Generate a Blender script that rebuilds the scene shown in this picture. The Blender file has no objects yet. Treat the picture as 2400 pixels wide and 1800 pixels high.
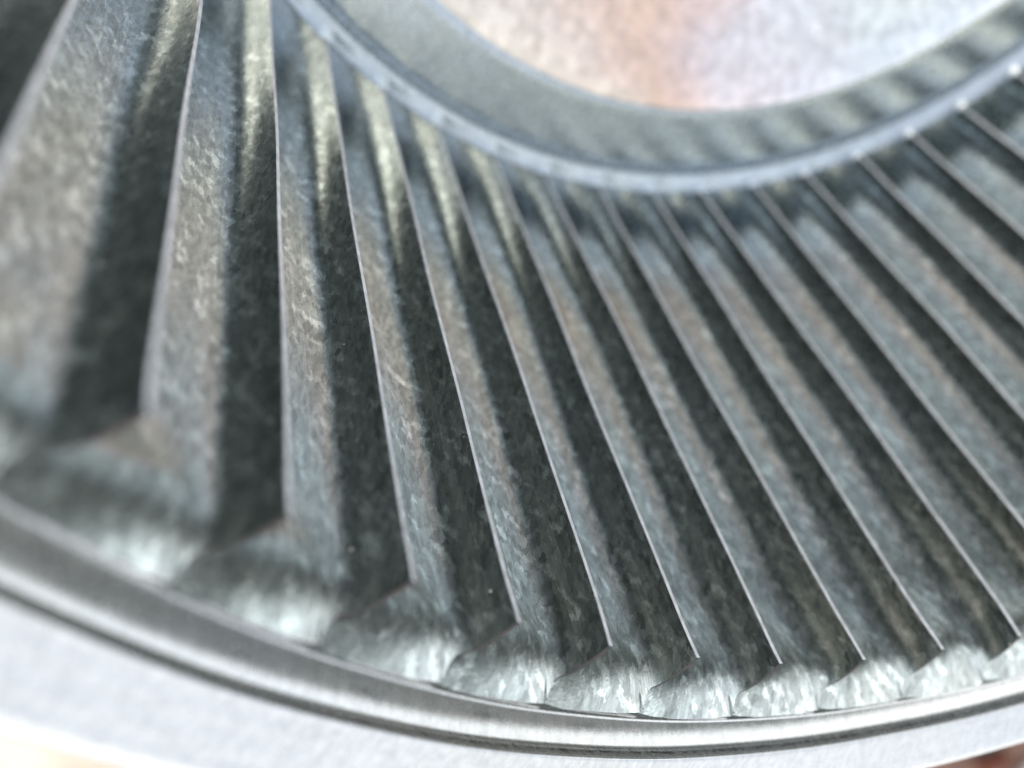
import bpy, math, random
import numpy as np
from mathutils import Vector, Matrix
random.seed(4)
S = 0.1                      # one design unit is ten centimetres
sc = bpy.context.scene
C = sc.collection

# ------------------------------------------------------------------ camera
CAM = Vector((-0.58688829, -0.57645612, 0.30658613)) * S
XR = Vector((0.77503716, 0.57398087, 0.2643168))
YD = Vector((0.28232191, -0.68873072, 0.66779063))
FW = Vector((0.56534215, -0.44294013, -0.69583928))
cd = bpy.data.cameras.new('camera')
cam = bpy.data.objects.new('camera', cd); C.objects.link(cam)
m = Matrix(((XR.x, -YD.x, -FW.x, CAM.x), (XR.y, -YD.y, -FW.y, CAM.y), (XR.z, -YD.z, -FW.z, CAM.z), (0, 0, 0, 1)))
cam.matrix_world = m
cd.sensor_width = 36.0
cd.lens = 1970.4 / 2400 * 36
cd.clip_start = 0.001; cd.clip_end = 400
cd.dof.use_dof = True
cd.dof.focus_distance = 0.80 * S
cd.dof.aperture_fstop = 13.5
sc.camera = cam

# ------------------------------------------------------------------ light
SUN_EL, SUN_AZ = math.radians(62), math.radians(-174)     # azimuth counted from +x towards +y
w = bpy.data.worlds.new('World'); sc.world = w; w.use_nodes = True
nt = w.node_tree
bg = nt.nodes['Background']
sky = nt.nodes.new('ShaderNodeTexSky'); sky.sky_type = 'NISHITA'; sky.sun_disc = False
sky.sun_elevation = SUN_EL
sky.sun_rotation = math.pi / 2 - SUN_AZ
sky.dust_density = 2.0
wc = nt.nodes.new('ShaderNodeTexCoord')
wn = nt.nodes.new('ShaderNodeTexNoise'); wn.inputs['Scale'].default_value = 1.6; wn.inputs['Detail'].default_value = 6.0
nt.links.new(wc.outputs['Generated'], wn.inputs['Vector'])
wr = nt.nodes.new('ShaderNodeMapRange'); wr.inputs[1].default_value = 0.35; wr.inputs[2].default_value = 0.62
wr.inputs[3].default_value = 0.35; wr.inputs[4].default_value = 1.0
nt.links.new(wn.outputs['Fac'], wr.inputs[0])
wm = nt.nodes.new('ShaderNodeMix'); wm.data_type = 'RGBA'
wm.inputs[7].default_value = (6.9, 6.9, 6.9, 1)          # sunlit cloud
nt.links.new(wr.outputs[0], wm.inputs[0]); nt.links.new(sky.outputs[0], wm.inputs[6])
nt.links.new(wm.outputs[2], bg.inputs[0]); bg.inputs[1].default_value = 0.15
sd = bpy.data.lights.new('sun', 'SUN'); sd.energy = 0.8; sd.angle = math.radians(24); sd.color = (1.0, 0.81, 0.58)
so = bpy.data.objects.new('sun', sd); C.objects.link(so)
sv = Vector((math.cos(SUN_EL) * math.cos(SUN_AZ), math.cos(SUN_EL) * math.sin(SUN_AZ), math.sin(SUN_EL)))
so.rotation_euler = sv.to_track_quat('Z', 'Y').to_euler()
sc.view_settings.view_transform = 'Standard'; sc.view_settings.look = 'None'
sc.view_settings.exposure = 0.93; sc.view_settings.gamma = 1.0

# ------------------------------------------------------------------ materials
def nodes(name):
    mt = bpy.data.materials.new(name); mt.use_nodes = True
    t = mt.node_tree; p = t.nodes['Principled BSDF']
    return mt, t, p, t.nodes.new, t.links.new

def zinc(name, base=(0.60, 0.63, 0.65), rough=0.30, scale=(180, 60, 180), use_uv=False, tilt=0.16, amount=0.5, disc_tint=False, grime=False, drough=0.2, fine=0.25):
    """galvanised sheet: small feathery zinc crystals, each with a tilt, tone and gloss of its own"""
    mt, t, p, N, L = nodes(name)
    tc = N('ShaderNodeTexCoord'); oi = N('ShaderNodeObjectInfo')
    src = tc.outputs['UV'] if use_uv else tc.outputs['Object']
    off = N('ShaderNodeVectorMath'); off.operation = 'MULTIPLY_ADD'
    cmb = N('ShaderNodeCombineXYZ'); L(oi.outputs['Random'], cmb.inputs[0]); L(oi.outputs['Random'], cmb.inputs[1])
    off.inputs[1].default_value = (3.1, 7.7, 0)
    L(cmb.outputs[0], off.inputs[0]); L(src, off.inputs[2])
    mp = N('ShaderNodeMapping'); mp.inputs['Scale'].default_value = scale; L(off.outputs[0], mp.inputs[0])
    if not use_uv: mp.inputs['Rotation'].default_value = (0.3, 0.4, 0.5)
    # feathery distortion
    nz = N('ShaderNodeTexNoise'); nz.inputs['Scale'].default_value = 1.9; nz.inputs['Detail'].default_value = 2.0
    L(mp.outputs[0], nz.inputs['Vector'])
    ad = N('ShaderNodeVectorMath'); ad.operation = 'MULTIPLY_ADD'; ad.inputs[1].default_value = (0.4, 0.4, 0.4)
    L(nz.outputs['Color'], ad.inputs[0]); L(mp.outputs[0], ad.inputs[2])
    v1 = N('ShaderNodeTexVoronoi'); v1.inputs['Scale'].default_value = 1.0; L(ad.outputs[0], v1.inputs['Vector'])
    v2 = N('ShaderNodeTexVoronoi'); v2.inputs['Scale'].default_value = 1.0
    m2 = N('ShaderNodeMapping'); m2.inputs['Rotation'].default_value = (0, 0, 0.75); L(off.outputs[0], m2.inputs[0])
    m3 = N('ShaderNodeMapping'); m3.inputs['Scale'].default_value = (scale[0] * 0.75, scale[1] * 0.85, scale[2]); L(m2.outputs[0], m3.inputs[0])
    a2 = N('ShaderNodeVectorMath'); a2.operation = 'MULTIPLY_ADD'; a2.inputs[1].default_value = (0.4, 0.4, 0.4)
    L(nz.outputs['Color'], a2.inputs[0]); L(m3.outputs[0], a2.inputs[2]); L(a2.outputs[0], v2.inputs['Vector'])
    mixc = N('ShaderNodeMix'); mixc.data_type = 'RGBA'; mixc.inputs[0].default_value = 0.36
    L(v1.outputs['Color'], mixc.inputs[6]); L(v2.outputs['Color'], mixc.inputs[7])
    sp = N('ShaderNodeSeparateColor'); L(mixc.outputs[2], sp.inputs[0])
    # fine grain
    fg = N('ShaderNodeTexNoise'); fg.inputs['Scale'].default_value = 4.0; fg.inputs['Detail'].default_value = 4.0
    L(mp.outputs[0], fg.inputs['Vector'])
    # tone
    mr = N('ShaderNodeMapRange'); mr.inputs[1].default_value = 0.15; mr.inputs[2].default_value = 0.85
    mr.inputs[3].default_value = 1 - amount; mr.inputs[4].default_value = 1.0 + amount * 0.3
    L(sp.outputs[0], mr.inputs[0])
    mg = N('ShaderNodeMath'); mg.operation = 'MULTIPLY_ADD'; mg.inputs[1].default_value = fine; L(fg.outputs['Fac'], mg.inputs[0])
    mg.inputs[2].default_value = 1 - fine * 0.5
    mm = N('ShaderNodeMath'); mm.operation = 'MULTIPLY'; L(mr.outputs[0], mm.inputs[0]); L(mg.outputs[0], mm.inputs[1])
    tone = mm.outputs[0]; dust = None
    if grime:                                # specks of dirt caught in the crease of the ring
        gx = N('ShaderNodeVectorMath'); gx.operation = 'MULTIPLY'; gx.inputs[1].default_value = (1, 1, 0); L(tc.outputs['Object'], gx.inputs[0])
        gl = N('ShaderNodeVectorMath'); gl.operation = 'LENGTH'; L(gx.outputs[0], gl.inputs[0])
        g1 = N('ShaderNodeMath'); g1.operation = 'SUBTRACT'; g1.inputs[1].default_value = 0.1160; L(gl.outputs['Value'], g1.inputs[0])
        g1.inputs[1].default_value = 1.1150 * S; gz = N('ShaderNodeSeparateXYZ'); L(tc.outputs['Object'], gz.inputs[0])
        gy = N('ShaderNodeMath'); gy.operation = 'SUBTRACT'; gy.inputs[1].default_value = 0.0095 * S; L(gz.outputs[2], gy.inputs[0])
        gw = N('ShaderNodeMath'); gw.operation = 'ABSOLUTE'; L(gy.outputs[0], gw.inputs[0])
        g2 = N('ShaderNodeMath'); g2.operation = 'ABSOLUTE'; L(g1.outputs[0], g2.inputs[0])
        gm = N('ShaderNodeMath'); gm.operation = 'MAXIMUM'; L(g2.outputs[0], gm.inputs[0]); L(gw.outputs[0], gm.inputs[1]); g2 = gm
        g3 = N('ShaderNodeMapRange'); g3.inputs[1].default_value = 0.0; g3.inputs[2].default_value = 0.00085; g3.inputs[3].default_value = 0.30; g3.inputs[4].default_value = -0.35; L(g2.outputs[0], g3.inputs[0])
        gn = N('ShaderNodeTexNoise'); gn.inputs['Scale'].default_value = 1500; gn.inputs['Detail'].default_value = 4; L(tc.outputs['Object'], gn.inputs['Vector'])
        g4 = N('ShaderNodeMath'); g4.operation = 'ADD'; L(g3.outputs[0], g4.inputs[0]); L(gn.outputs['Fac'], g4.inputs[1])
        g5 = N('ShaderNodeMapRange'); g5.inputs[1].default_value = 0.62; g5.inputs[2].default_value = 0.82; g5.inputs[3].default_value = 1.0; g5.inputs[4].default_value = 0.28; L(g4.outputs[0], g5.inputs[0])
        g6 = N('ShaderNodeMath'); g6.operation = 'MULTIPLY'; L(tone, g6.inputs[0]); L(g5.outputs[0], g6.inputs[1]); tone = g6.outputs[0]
        at = N('ShaderNodeMath'); at.operation = 'ARCTAN2'; L(gz.outputs[1], at.inputs[0]); L(gz.outputs[0], at.inputs[1])
        a9 = N('ShaderNodeMath'); a9.operation = 'MULTIPLY'; a9.inputs[1].default_value = 170; L(at.outputs[0], a9.inputs[0])
        r9 = N('ShaderNodeMath'); r9.operation = 'MULTIPLY'; r9.inputs[1].default_value = 420; L(gl.outputs['Value'], r9.inputs[0])
        c9 = N('ShaderNodeCombineXYZ'); L(a9.outputs[0], c9.inputs[0]); L(r9.outputs[0], c9.inputs[1])
        n9 = N('ShaderNodeTexNoise'); n9.inputs['Scale'].default_value = 1.0; n9.inputs['Detail'].default_value = 5; n9.inputs['Distortion'].default_value = 0.6; L(c9.outputs[0], n9.inputs['Vector'])
        q9 = N('ShaderNodeMapRange'); q9.inputs[1].default_value = 0.35; q9.inputs[2].default_value = 0.7; q9.inputs[3].default_value = 0.92; q9.inputs[4].default_value = 1.05; L(n9.outputs['Fac'], q9.inputs[0])
        p9 = N('ShaderNodeMath'); p9.operation = 'MULTIPLY'; L(tone, p9.inputs[0]); L(q9.outputs[0], p9.inputs[1]); tone = p9.outputs[0]
    if use_uv:
        def nod(kind, **kw):
            n_ = N(kind)
            for k_, v_ in kw.items(): setattr(n_, k_, v_)
            return n_
        ms = N('ShaderNodeMapping'); ms.inputs['Scale'].default_value = (420, 7, 1); L(off.outputs[0], ms.inputs[0])
        ns = N('ShaderNodeTexNoise'); ns.inputs['Scale'].default_value = 1.0; ns.inputs['Detail'].default_value = 3.0; L(ms.outputs[0], ns.inputs['Vector'])
        rs = N('ShaderNodeMapRange'); rs.inputs[1].default_value = 0.3; rs.inputs[2].default_value = 0.7; rs.inputs[3].default_value = 0.84; rs.inputs[4].default_value = 1.16
        L(ns.outputs['Fac'], rs.inputs[0])
        m4 = N('ShaderNodeMapping'); m4.inputs['Rotation'].default_value = (0, 0, -0.5); L(off.outputs[0], m4.inputs[0])
        m5 = N('ShaderNodeMapping'); m5.inputs['Scale'].default_value = (140, 52, 1); L(m4.outputs[0], m5.inputs[0])
        a5 = nod('ShaderNodeVectorMath', operation='MULTIPLY_ADD'); a5.inputs[1].default_value = (0.8, 0.8, 0.8)
        L(nz.outputs['Color'], a5.inputs[0]); L(m5.outputs[0], a5.inputs[2])
        v5 = N('ShaderNodeTexVoronoi'); v5.inputs['Scale'].default_value = 1.0; L(a5.outputs[0], v5.inputs['Vector'])
        s5 = N('ShaderNodeSeparateColor'); L(v5.outputs['Color'], s5.inputs[0])
        r5 = N('ShaderNodeMapRange'); r5.inputs[1].default_value = 0.72; r5.inputs[2].default_value = 1.0; r5.inputs[3].default_value = 1.0; r5.inputs[4].default_value = 1.8
        L(s5.outputs[2], r5.inputs[0])
        x1 = nod('ShaderNodeMath', operation='MULTIPLY'); L(rs.outputs[0], x1.inputs[0]); L(r5.outputs[0], x1.inputs[1])
        x2 = nod('ShaderNodeMath', operation='MULTIPLY'); L(x1.outputs[0], x2.inputs[0]); L(tone, x2.inputs[1])
        tone = x2.outputs[0]
        m6 = N('ShaderNodeMapping'); m6.inputs['Scale'].default_value = (62, 62, 1); L(off.outputs[0], m6.inputs[0])
        v6 = N('ShaderNodeTexVoronoi'); v6.inputs['Scale'].default_value = 1.0; L(m6.outputs[0], v6.inputs['Vector'])
        s6 = N('ShaderNodeSeparateColor'); L(v6.outputs['Color'], s6.inputs[0])
        c6 = nod('ShaderNodeMath', operation='MULTIPLY'); c6.inputs[1].default_value = 0.085; L(s6.outputs[0], c6.inputs[0])
        l6 = nod('ShaderNodeMath', operation='LESS_THAN'); L(v6.outputs['Distance'], l6.inputs[0]); L(c6.outputs[0], l6.inputs[1])
        g6 = nod('ShaderNodeMath', operation='GREATER_THAN'); g6.inputs[1].default_value = 0.62; L(s6.outputs[1], g6.inputs[0])
        d6 = nod('ShaderNodeMath', operation='MULTIPLY'); L(l6.outputs[0], d6.inputs[0]); L(g6.outputs[0], d6.inputs[1])
        dust = d6.outputs[0]
    sc3 = N('ShaderNodeVectorMath'); sc3.operation = 'SCALE'; L(tone, sc3.inputs['Scale'])
    # slow change of tint: cool zinc to a faint yellow passivation film
    ln = N('ShaderNodeTexNoise'); ln.inputs['Scale'].default_value = 28.0 if not use_uv else 4.0; ln.inputs['Detail'].default_value = 2.0
    L(off.outputs[0], ln.inputs['Vector'])
    tn = N('ShaderNodeMix'); tn.data_type = 'RGBA'
    tn.inputs[6].default_value = (*base, 1); tn.inputs[7].default_value = (base[0] * 1.06, base[1] * 0.99, base[2] * 0.88, 1)
    L(ln.outputs['Fac'], tn.inputs[0])
    col = tn.outputs[2]
    if disc_tint:                               # pinkish to golden tint towards one side of the disc, cooler elsewhere
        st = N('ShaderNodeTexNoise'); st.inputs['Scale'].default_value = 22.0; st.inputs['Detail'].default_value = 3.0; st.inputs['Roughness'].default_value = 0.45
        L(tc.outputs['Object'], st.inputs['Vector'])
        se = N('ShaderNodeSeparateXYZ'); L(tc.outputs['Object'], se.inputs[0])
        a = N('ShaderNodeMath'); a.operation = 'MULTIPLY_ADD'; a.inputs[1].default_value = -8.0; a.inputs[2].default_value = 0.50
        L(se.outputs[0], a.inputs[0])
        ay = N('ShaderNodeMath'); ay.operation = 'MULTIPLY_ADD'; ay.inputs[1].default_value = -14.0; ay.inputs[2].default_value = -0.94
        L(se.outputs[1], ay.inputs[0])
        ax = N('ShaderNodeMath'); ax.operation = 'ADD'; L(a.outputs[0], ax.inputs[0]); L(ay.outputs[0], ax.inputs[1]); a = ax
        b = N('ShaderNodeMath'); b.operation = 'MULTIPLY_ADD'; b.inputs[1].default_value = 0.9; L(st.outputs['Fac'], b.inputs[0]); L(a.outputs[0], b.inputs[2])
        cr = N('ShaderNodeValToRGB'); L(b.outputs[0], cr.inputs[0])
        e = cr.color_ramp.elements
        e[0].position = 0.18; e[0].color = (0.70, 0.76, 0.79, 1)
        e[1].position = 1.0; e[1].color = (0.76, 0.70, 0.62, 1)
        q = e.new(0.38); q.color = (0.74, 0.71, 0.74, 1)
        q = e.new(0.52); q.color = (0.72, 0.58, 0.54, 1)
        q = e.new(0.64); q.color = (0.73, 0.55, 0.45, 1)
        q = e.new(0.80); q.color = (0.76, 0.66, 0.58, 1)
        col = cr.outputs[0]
    L(col, sc3.inputs[0])
    if dust:
        dm = N('ShaderNodeMix'); dm.data_type = 'RGBA'; dm.inputs[7].default_value = (0.75, 0.72, 0.66, 1)
        L(dust, dm.inputs[0]); L(sc3.outputs[0], dm.inputs[6]); L(dm.outputs[2], p.inputs['Base Color'])
        iv = N('ShaderNodeMath'); iv.operation = 'SUBTRACT'; iv.inputs[0].default_value = 1.0; L(dust, iv.inputs[1]); L(iv.outputs[0], p.inputs['Metallic'])
    else:
        L(sc3.outputs[0], p.inputs['Base Color'])
        p.inputs['Metallic'].default_value = 1.0
    rr = N('ShaderNodeMapRange'); rr.inputs[3].default_value = rough - drough * 0.5; rr.inputs[4].default_value = rough + drough * 0.5
    L(sp.outputs[1], rr.inputs[0]); L(rr.outputs[0], p.inputs['Roughness'])
    # per-crystal tilt of the normal
    geo = N('ShaderNodeNewGeometry')
    sb = N('ShaderNodeVectorMath'); sb.operation = 'SUBTRACT'; L(mixc.outputs[2], sb.inputs[0]); sb.inputs[1].default_value = (0.5, 0.5, 0.5)
    ma = N('ShaderNodeVectorMath'); ma.operation = 'MULTIPLY_ADD'; ma.inputs[1].default_value = (tilt, tilt, tilt)
    L(sb.outputs[0], ma.inputs[0]); L(geo.outputs['Normal'], ma.inputs[2])
    nn = N('ShaderNodeVectorMath'); nn.operation = 'NORMALIZE'; L(ma.outputs[0], nn.inputs[0])
    bp = N('ShaderNodeBump'); bp.inputs['Strength'].default_value = 0.25; bp.inputs['Distance'].default_value = 0.00006
    L(fg.outputs['Fac'], bp.inputs['Height']); L(nn.outputs[0], bp.inputs['Normal'])
    L(bp.outputs[0], p.inputs['Normal'])
    return mt

def cut_edge(name, base, rust, metal):
    mt, t, p, N, L = nodes(name)
    tc = N('ShaderNodeTexCoord'); nz = N('ShaderNodeTexNoise'); nz.inputs['Scale'].default_value = 900; nz.inputs['Detail'].default_value = 4
    L(tc.outputs['Object'], nz.inputs['Vector'])
    cr = N('ShaderNodeValToRGB'); L(nz.outputs['Fac'], cr.inputs[0])
    e = cr.color_ramp.elements
    e[0].position = 0.35; e[0].color = (*base, 1)
    e[1].position = 0.65; e[1].color = (*rust, 1)
    L(cr.outputs[0], p.inputs['Base Color'])
    p.inputs['Metallic'].default_value = metal; p.inputs['Roughness'].default_value = 0.5 if metal > 0.2 else 0.85; p.inputs['Specular IOR Level'].default_value = 0.5 if metal > 0.2 else 0.15
    bp = N('ShaderNodeBump'); bp.inputs['Strength'].default_value = 0.5; bp.inputs['Distance'].default_value = 0.00008
    L(nz.outputs['Fac'], bp.inputs['Height']); L(bp.outputs[0], p.inputs['Normal'])
    return mt

M_blade = zinc('blade_zinc', use_uv=True, scale=(200, 92, 1), base=(0.45, 0.51, 0.53), rough=0.26, tilt=0.042, amount=0.34, drough=0.16, fine=0.15)
M_ring = zinc('ring_zinc', scale=(2200, 1500, 2200), base=(0.62, 0.65, 0.67), rough=0.25, tilt=0.035, amount=0.10, fine=0.12, drough=0.08, grime=True)
M_plate = zinc('plate_zinc', scale=(1300, 900, 1300), base=(0.38, 0.45, 0.52), rough=0.24, tilt=0.03, amount=0.15, fine=0.12)
M_disc = zinc('disc_zinc', scale=(600, 600, 600), rough=0.36, tilt=0.05, amount=0.22, disc_tint=True, fine=0.15)
M_edge = cut_edge('sheared_steel_edge', (0.92, 0.94, 0.97), (0.68, 0.69, 0.71), 0.45)
M_rust = cut_edge('rusting_cut_edge', (0.040, 0.041, 0.044), (0.060, 0.050, 0.044), 0.1)

# ------------------------------------------------------------------ helpers
def mesh(name, verts, faces, mats, uvs=None, midx=None, smooth=True, sharp=35):
    me = bpy.data.meshes.new(name)
    me.from_pydata([tuple(c * S for c in v) for v in verts], [], faces)
    for mt in mats: me.materials.append(mt)
    if midx is not None: me.polygons.foreach_set('material_index', midx)
    if uvs is not None:
        ul = me.uv_layers.new(name='UVMap')
        li = np.empty(len(me.loops), dtype=np.int32); me.loops.foreach_get('vertex_index', li)
        ul.data.foreach_set('uv', np.asarray(uvs, dtype=np.float32)[li].ravel())
    me.polygons.foreach_set('use_smooth', [smooth] * len(me.polygons))
    me.update()
    if smooth: me.set_sharp_from_angle(angle=math.radians(sharp))
    return me

def link(name, me, parent=None):
    o = bpy.data.objects.new(name, me); C.objects.link(o)
    if parent: o.parent = parent
    return o

def catmull(pts, n):
    """smooth polyline through pts"""
    P = [np.array(p, float) for p in pts]; P = [2 * P[0] - P[1]] + P + [2 * P[-1] - P[-2]]
    out = []
    for i in range(1, len(P) - 2):
        for k in range(n):
            t = k / n
            out.append(0.5 * ((2 * P[i]) + (-P[i-1] + P[i+1]) * t + (2*P[i-1] - 5*P[i] + 4*P[i+1] - P[i+2]) * t*t + (-P[i-1] + 3*P[i] - 3*P[i+1] + P[i+2]) * t**3))
    out.append(P[-2]); return out

def lathe(name, prof, mat, seg=360, closed=True, wob=None, parent=None, sharp=35):
    n = len(prof); V = []; Fc = []
    for i in range(seg):
        a = 2 * math.pi * i / seg
        for j, (r, z) in enumerate(prof):
            dr, dz = wob(a, j, r, z) if wob else (0, 0)
            V.append(((r + dr) * math.cos(a), (r + dr) * math.sin(a), z + dz))
    for i in range(seg):
        k = (i + 1) % seg
        for j in range(n if closed else n - 1):
            l = (j + 1) % n
            Fc.append((i*n+j, k*n+j, k*n+l, i*n+l))
    return link(name, mesh(name, V, Fc, [mat], sharp=sharp), parent)

# ------------------------------------------------------------------ the blower wheel
NB = 55; D = 2 * math.pi / NB
wheel = bpy.data.objects.new('blower_wheel', None); C.objects.link(wheel)
wheel['label'] = 'galvanised steel blower wheel with rolled rim, curved blades and round back plate'
wheel['category'] = 'blower wheel'

def smooth01(x):
    x = min(1, max(0, x)); return x * x * (3 - 2 * x)

Z0, Z1 = -0.0035, -1.040
BODY_W = -0.096
NU, MT, MZ = 26, 12, 26
UF = 0.42                                      # where the end cut meets the flat margin
def blade_grid():
    G = []
    us = [UF * i / 11 for i in range(12)] + [UF + d for d in (0.006, 0.016, 0.03, 0.05, 0.075, 0.105)] + [UF + 0.14 + (1 - UF - 0.14) * i / 11 for i in range(12)]
    for u in us:
        col = []
        if u <= UF:                            # flat strip held in the end ring
            rm = 1.0730 + 0.0035 * (1 - u / UF) + 0.003 * max(0, 1 - u / (0.3 * UF)) - 0.0025 * smooth01((u - UF * 0.8) / (UF * 0.2)); om = -0.1352 + (u / UF) * D - 0.022 * max(0, 1 - u / (0.3 * UF))
        else:
            p2 = (1 - u) / (1 - UF) * math.pi / 2
            rm = 1.0 + 0.0675 * math.sin(p2) ** 0.92; om = -0.021 * (1 - math.cos(p2))
        ph = (1 - u) * math.radians(88)        # curled body, free edge at u = 1
        rb = 1.0 + 0.074 * math.sin(ph) ** 0.9; ob = BODY_W * (1 - math.cos(ph)) ** 1.45
        T = 0.045 + 0.085 * max(0, 1 - u / UF) ** 0.8
        zt = Z0 if u <= UF else Z0 - 0.017 * smooth01((u - UF) / 0.14) ** 0.6 + 0.0015 * (u - UF)
        zs = [zt - T * k / MT for k in range(MT + 1)]
        zl = zs[-1]
        zs += [zl + (Z1 - zl) * (k / MZ) for k in range(1, MZ + 1)]
        for z in zs:
            wgt = 1 - (1 - min(1, max(0, (Z0 - z) / T))) ** 2
            t = min(1, max(0, (-0.021 - z) / 0.946))
            r = rm * (1 - wgt) + rb * wgt - 0.038 * t
            if z < -0.965: r += 0.006 * u
            bx = (Z0 - z) / 0.10
            fb = math.sin(math.pi * bx) if bx < 1 else 0
            if fb > 0: r -= 0.0100 * fb * (1 - smooth01((u - 0.24) / 0.34))
            o = om * (1 - wgt) + ob * wgt + 0.024 * t
            col.append((r * math.cos(o), r * math.sin(o), z))
        G.append(col)
    return np.array(G)                       # (columns, rows, 3)

def blade_mesh(name, seed):
    rg = random.Random(seed)
    G = blade_grid()
    n, mrow = G.shape[0], G.shape[1]
    # slight unevenness of a pressed part
    for j in range(mrow):
        z = G[0, j, 2]
        for i in range(n):
            u = i / (n - 1)
            a = 0.0020 * math.sin(z * 6 + 1.7 * seed) * u + 0.0008 * math.sin(z * 19 + 2 * seed) * u
            G[i, j, 1] += a
    du = np.gradient(G, axis=0); dv = np.gradient(G, axis=1)
    nr = np.cross(du, dv); nr /= np.linalg.norm(nr, axis=2, keepdims=True) + 1e-12
    # front faces inwards / towards the previous blade: make the back the +x (outer) side
    if nr[2, mrow // 2, 0] < 0: nr = -nr
    th = 0.0045
    # front is displaced slightly too so that edges are rounded by a small chamfer
    Bk = G + nr * th
    V = [tuple(p) for p in G.reshape(-1, 3)] + [tuple(p) for p in Bk.reshape(-1, 3)]
    arc = np.concatenate([[0], np.cumsum(np.linalg.norm(np.diff(G[:, mrow // 2], axis=0), axis=1))])
    uv = [(arc[i], -G[i, j, 2]) for i in range(n) for j in range(mrow)] * 2
    Fc = []; mi = []
    nv = n * mrow
    for i in range(n - 1):
        for j in range(mrow - 1):
            a, b, c, d = i*mrow+j, (i+1)*mrow+j, (i+1)*mrow+j+1, i*mrow+j+1
            Fc.append((a, b, c, d)); mi.append(0)
            Fc.append((nv+d, nv+c, nv+b, nv+a)); mi.append(0)
    for j in range(mrow - 1):
        a, d = (n-1)*mrow+j, (n-1)*mrow+j+1
        Fc.append((a, nv+a, nv+d, d)); mi.append(1)
        a, d = j, j+1
        Fc.append((d, nv+d, nv+a, a)); mi.append(1)
    for i in range(n - 1):
        a, b = i*mrow, (i+1)*mrow
        Fc.append((b, nv+b, nv+a, a)); mi.append(2 if i > 11 else 1)
        a, b = i*mrow+mrow-1, (i+1)*mrow+mrow-1
        Fc.append((a, nv+a, nv+b, b)); mi.append(1)
    me = mesh(name, V, Fc, [M_blade, M_edge, M_rust], uvs=uv, midx=mi, sharp=50)
    import bmesh
    bm = bmesh.new(); bm.from_mesh(me); bmesh.ops.recalc_face_normals(bm, faces=bm.faces); bm.to_mesh(me); bm.free()
    return me

A0 = -2.083
variants = [blade_mesh('blade', s) for s in range(5)]
rb_ = random.Random(11)
for k in range(NB):
    o = link('blade', variants[(k * 3) % 5], wheel)
    o.rotation_euler = (rb_.gauss(0, 0.0006), rb_.gauss(0, 0.0006), A0 + D * k + rb_.gauss(0, 0.0012))

# end ring: raw inner lip, cove, step, sloping band and rolled outer bead
top = [(1.0762, -0.0052), (1.0757, -0.0045), (1.0757, -0.0008), (1.0765, 0.0)]
top += catmull([(1.0780, -0.0006), (1.0795, -0.0080), (1.0825, -0.0300), (1.0900, -0.0450), (1.1010, -0.0460), (1.1070, -0.0350), (1.1100, -0.0210), (1.1130, -0.0110), (1.1160, -0.0035), (1.1190, 0.0020)], 4)
top += catmull([(1.1185, 0.0065), (1.1145, 0.0125), (1.1115, 0.0165), (1.1110, 0.0193), (1.1145, 0.0218)], 4)
top += catmull([(1.125, 0.0252), (1.135, 0.0300), (1.145, 0.0345), (1.155, 0.0395), (1.165, 0.0425), (1.178, 0.0410), (1.190, 0.0320), (1.192, 0.0190), (1.184, 0.0100), (1.170, 0.0100)], 5)
und = [(1.153, 0.020), (1.140, 0.0245), (1.125, 0.0180), (1.1235, 0.012), (1.1240, -0.003), (1.1200, -0.0120), (1.1150, -0.0220), (1.1125, -0.0380), (1.105, -0.0510), (1.089, -0.0510), (1.0795, -0.0400), (1.0768, -0.0150)]
rw = random.Random(3); ph = [rw.uniform(0, 6.28) for _ in range(8)]
def ring_wob(a, j, r, z):
    q = 0.0009 * math.sin(3*a+ph[0]) + 0.0005 * math.sin(7*a+ph[1]) + 0.00025 * math.sin(23*a+ph[2])
    return q * 0.5, 0.0007 * math.sin(5*a+ph[3]) + 0.00025 * math.sin(31*a+ph[4])
lathe('end_ring', top + und, M_ring, seg=420, wob=ring_wob, parent=wheel, sharp=60)

# back plate: scalloped rim wall, groove, sloping annulus
prof = [(0.9655, -0.9600)] + catmull([(0.9630, -0.9575), (0.9560, -0.9610), (0.9480, -0.9665), (0.9400, -0.9720), (0.9360, -0.9748), (0.9325, -0.9800), (0.9290, -0.9880), (0.9200, -0.9835), (0.9100, -0.9825), (0.880, -0.9820), (0.845, -0.9815), (0.824, -0.9812), (0.812, -0.9830)], 5)
back = [(0.812, -0.9885), (0.85, -0.987), (0.92, -0.989), (0.934, -0.9915), (0.9600, -0.9960), (0.9600, -1.043), (1.085, -1.045), (1.085, -1.037), (0.9660, -1.036), (0.9655, -0.972)]
nf = len(prof)
def plate_wob(a, j, r, z):
    if r > 0.945 and z > -1.0:
        s = ((a - (A0 + 0.024)) / D) % 1.0
        f = (0.5 - s) * min(1, s / 0.04)
        e = min(1, (r - 0.945) / 0.015)
        return -0.006 * f * e, 0.0035 * f * e
    return 0.0006 * math.sin(5*a+1), 0.0
lathe('back_plate', prof + back, M_plate, seg=NB * 14, wob=plate_wob, parent=wheel, sharp=50)
discp = catmull([(0.0, -1.095), (0.15, -1.092), (0.3, -1.082), (0.5, -1.058), (0.65, -1.032), (0.75, -1.009), (0.795, -0.992), (0.8115, -0.983)], 6) + [(0.8115, -0.989), (0.75, -1.015), (0.5, -1.063), (0.3, -1.087), (0.0, -1.10)]
discp[0] = (0.0005, -1.095); discp[-1] = (0.0005, -1.10)
lathe('centre_disc', discp, M_disc, seg=360, parent=wheel, sharp=60)

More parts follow.
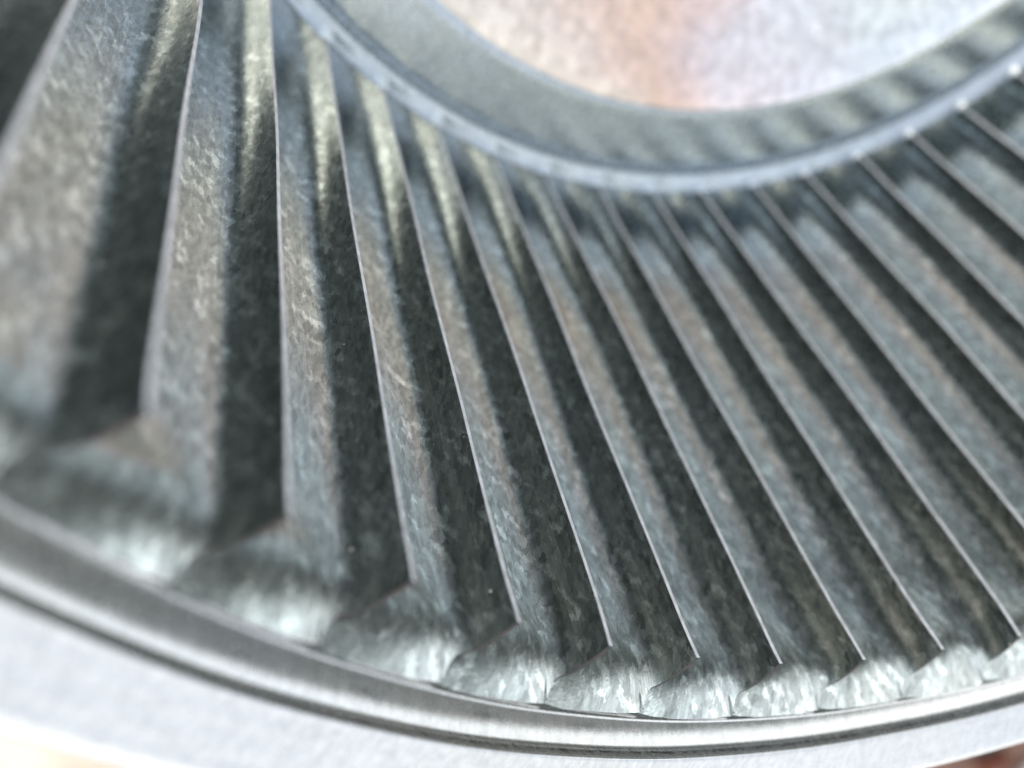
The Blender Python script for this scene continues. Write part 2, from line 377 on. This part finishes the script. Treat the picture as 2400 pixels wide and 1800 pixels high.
# ------------------------------------------------------------------ the ground it stands on
def sheet(name, x0, x1, y0, y1, z, mat, nx=2, ny=2, h=None):
    V = []; Fc = []
    for i in range(nx):
        for j in range(ny):
            x = x0 + (x1-x0)*i/(nx-1); y = y0 + (y1-y0)*j/(ny-1)
            V.append((x, y, z + (h(x, y) if h else 0)))
    for i in range(nx-1):
        for j in range(ny-1):
            Fc.append((i*ny+j, (i+1)*ny+j, (i+1)*ny+j+1, i*ny+j+1))
    o = link(name, mesh(name, V, Fc, [mat])); o['kind'] = 'structure'; return o

def rough_ground(name, c1, c2, scale, bump):
    mt, t, p, N, L = nodes(name)
    tc = N('ShaderNodeTexCoord'); nz = N('ShaderNodeTexNoise'); nz.inputs['Scale'].default_value = scale; nz.inputs['Detail'].default_value = 6
    L(tc.outputs['Object'], nz.inputs['Vector'])
    cr = N('ShaderNodeValToRGB'); L(nz.outputs['Fac'], cr.inputs[0])
    e = cr.color_ramp.elements
    e[0].position = 0.38; e[0].color = (*c1, 1); e[1].position = 0.62; e[1].color = (*c2, 1)
    L(cr.outputs[0], p.inputs['Base Color']); p.inputs['Roughness'].default_value = 0.9
    bp = N('ShaderNodeBump'); bp.inputs['Distance'].default_value = bump; L(nz.outputs['Fac'], bp.inputs['Height']); L(bp.outputs[0], p.inputs['Normal'])
    return mt
M_soil = rough_ground('brown_soil', (0.050, 0.026, 0.016), (0.16, 0.075, 0.045), 60, 0.004)
M_slate = rough_ground('dark_stone', (0.024, 0.034, 0.034), (0.052, 0.062, 0.061), 60, 0.001)
M_slab = rough_ground('pale_concrete', (0.48, 0.43, 0.34), (0.62, 0.57, 0.48), 40, 0.001)
sheet('ground', -1500, 1500, -1500, 1500, -1.26, M_soil)
def paving(name, x0, x1, y0, y1, mat):
    V = []; b = 0.03
    for z, e in ((-1.4, 0), (-1.11 - b, 0), (-1.11, b)):
        V += [(x0+e, y0+e, z), (x1-e, y0+e, z), (x1-e, y1-e, z), (x0+e, y1-e, z)]
    Fc = [(8, 9, 10, 11), (3, 2, 1, 0)]
    for l in (0, 4):
        for q in range(4): Fc.append((l+q, l+(q+1) % 4, l+4+(q+1) % 4, l+4+q))
    o = link(name, mesh(name, V, Fc, [mat], smooth=False)); o['kind'] = 'structure'
paving('dark_paving_stone', -9.0, 2.8, -2.85, 9.0, M_slate)
paving('pale_paving_stone', -9.0, 1.6, -12.0, -2.90, M_slab)

def leaf(name, x, y, rot, size, c1, c2, label, curl):
    """a dry fallen leaf: midrib, curled blade, short stalk"""
    V = []; Fc = []; n = 14
    for i in range(n + 1):
        t = i / n
        wd = size * 0.42 * math.sin(math.pi * t ** 0.8) * (1 + 0.12 * math.sin(t * 31))
        for q in (-1, -0.5, 0, 0.5, 1):
            V.append((size * (t - 0.5), wd * q, 0.02 + size * (curl * abs(q) ** 2 + 0.25 * curl * math.sin(3 * t + q))))
    for i in range(n):
        for q in range(4):
            a = i * 5 + q; Fc.append((a, a+5, a+6, a+1))
    mt = rough_ground(name + '_dry', c1, c2, 120, 0.0006)
    me = mesh(name, V, Fc, [mt])
    o = link(name, me); o.location = (x * S, y * S, -1.25 * S); o.rotation_euler = (0.1, 0.1, rot)
    md = o.modifiers.new('thickness', 'SOLIDIFY'); md.thickness = 0.0006
    st = link('stalk', mesh('stalk', [(-size*0.5-0.35*size*k/4, 0.012*size*math.cos(a), 0.03+0.012*size*math.sin(a)) for k in range(5) for a in (0, 2.1, 4.2)],
        [(k*3+j, k*3+(j+1) % 3, k*3+3+(j+1) % 3, k*3+3+j) for k in range(4) for j in range(3)], [mt]), o)
    o['label'] = label; o['category'] = 'leaf'
leaf('fallen_leaf', 6.3, -3.15, 0.5, 0.3, (0.10, 0.022, 0.012), (0.20, 0.045, 0.02), 'reddish dry fallen leaf on the brown soil beyond the rim', 0.25)
leaf('fallen_leaf', 7.15, -3.30, 1.9, 0.45, (0.75, 0.72, 0.68), (0.9, 0.88, 0.85), 'pale bleached fallen leaf on the brown soil at the corner', 0.2)
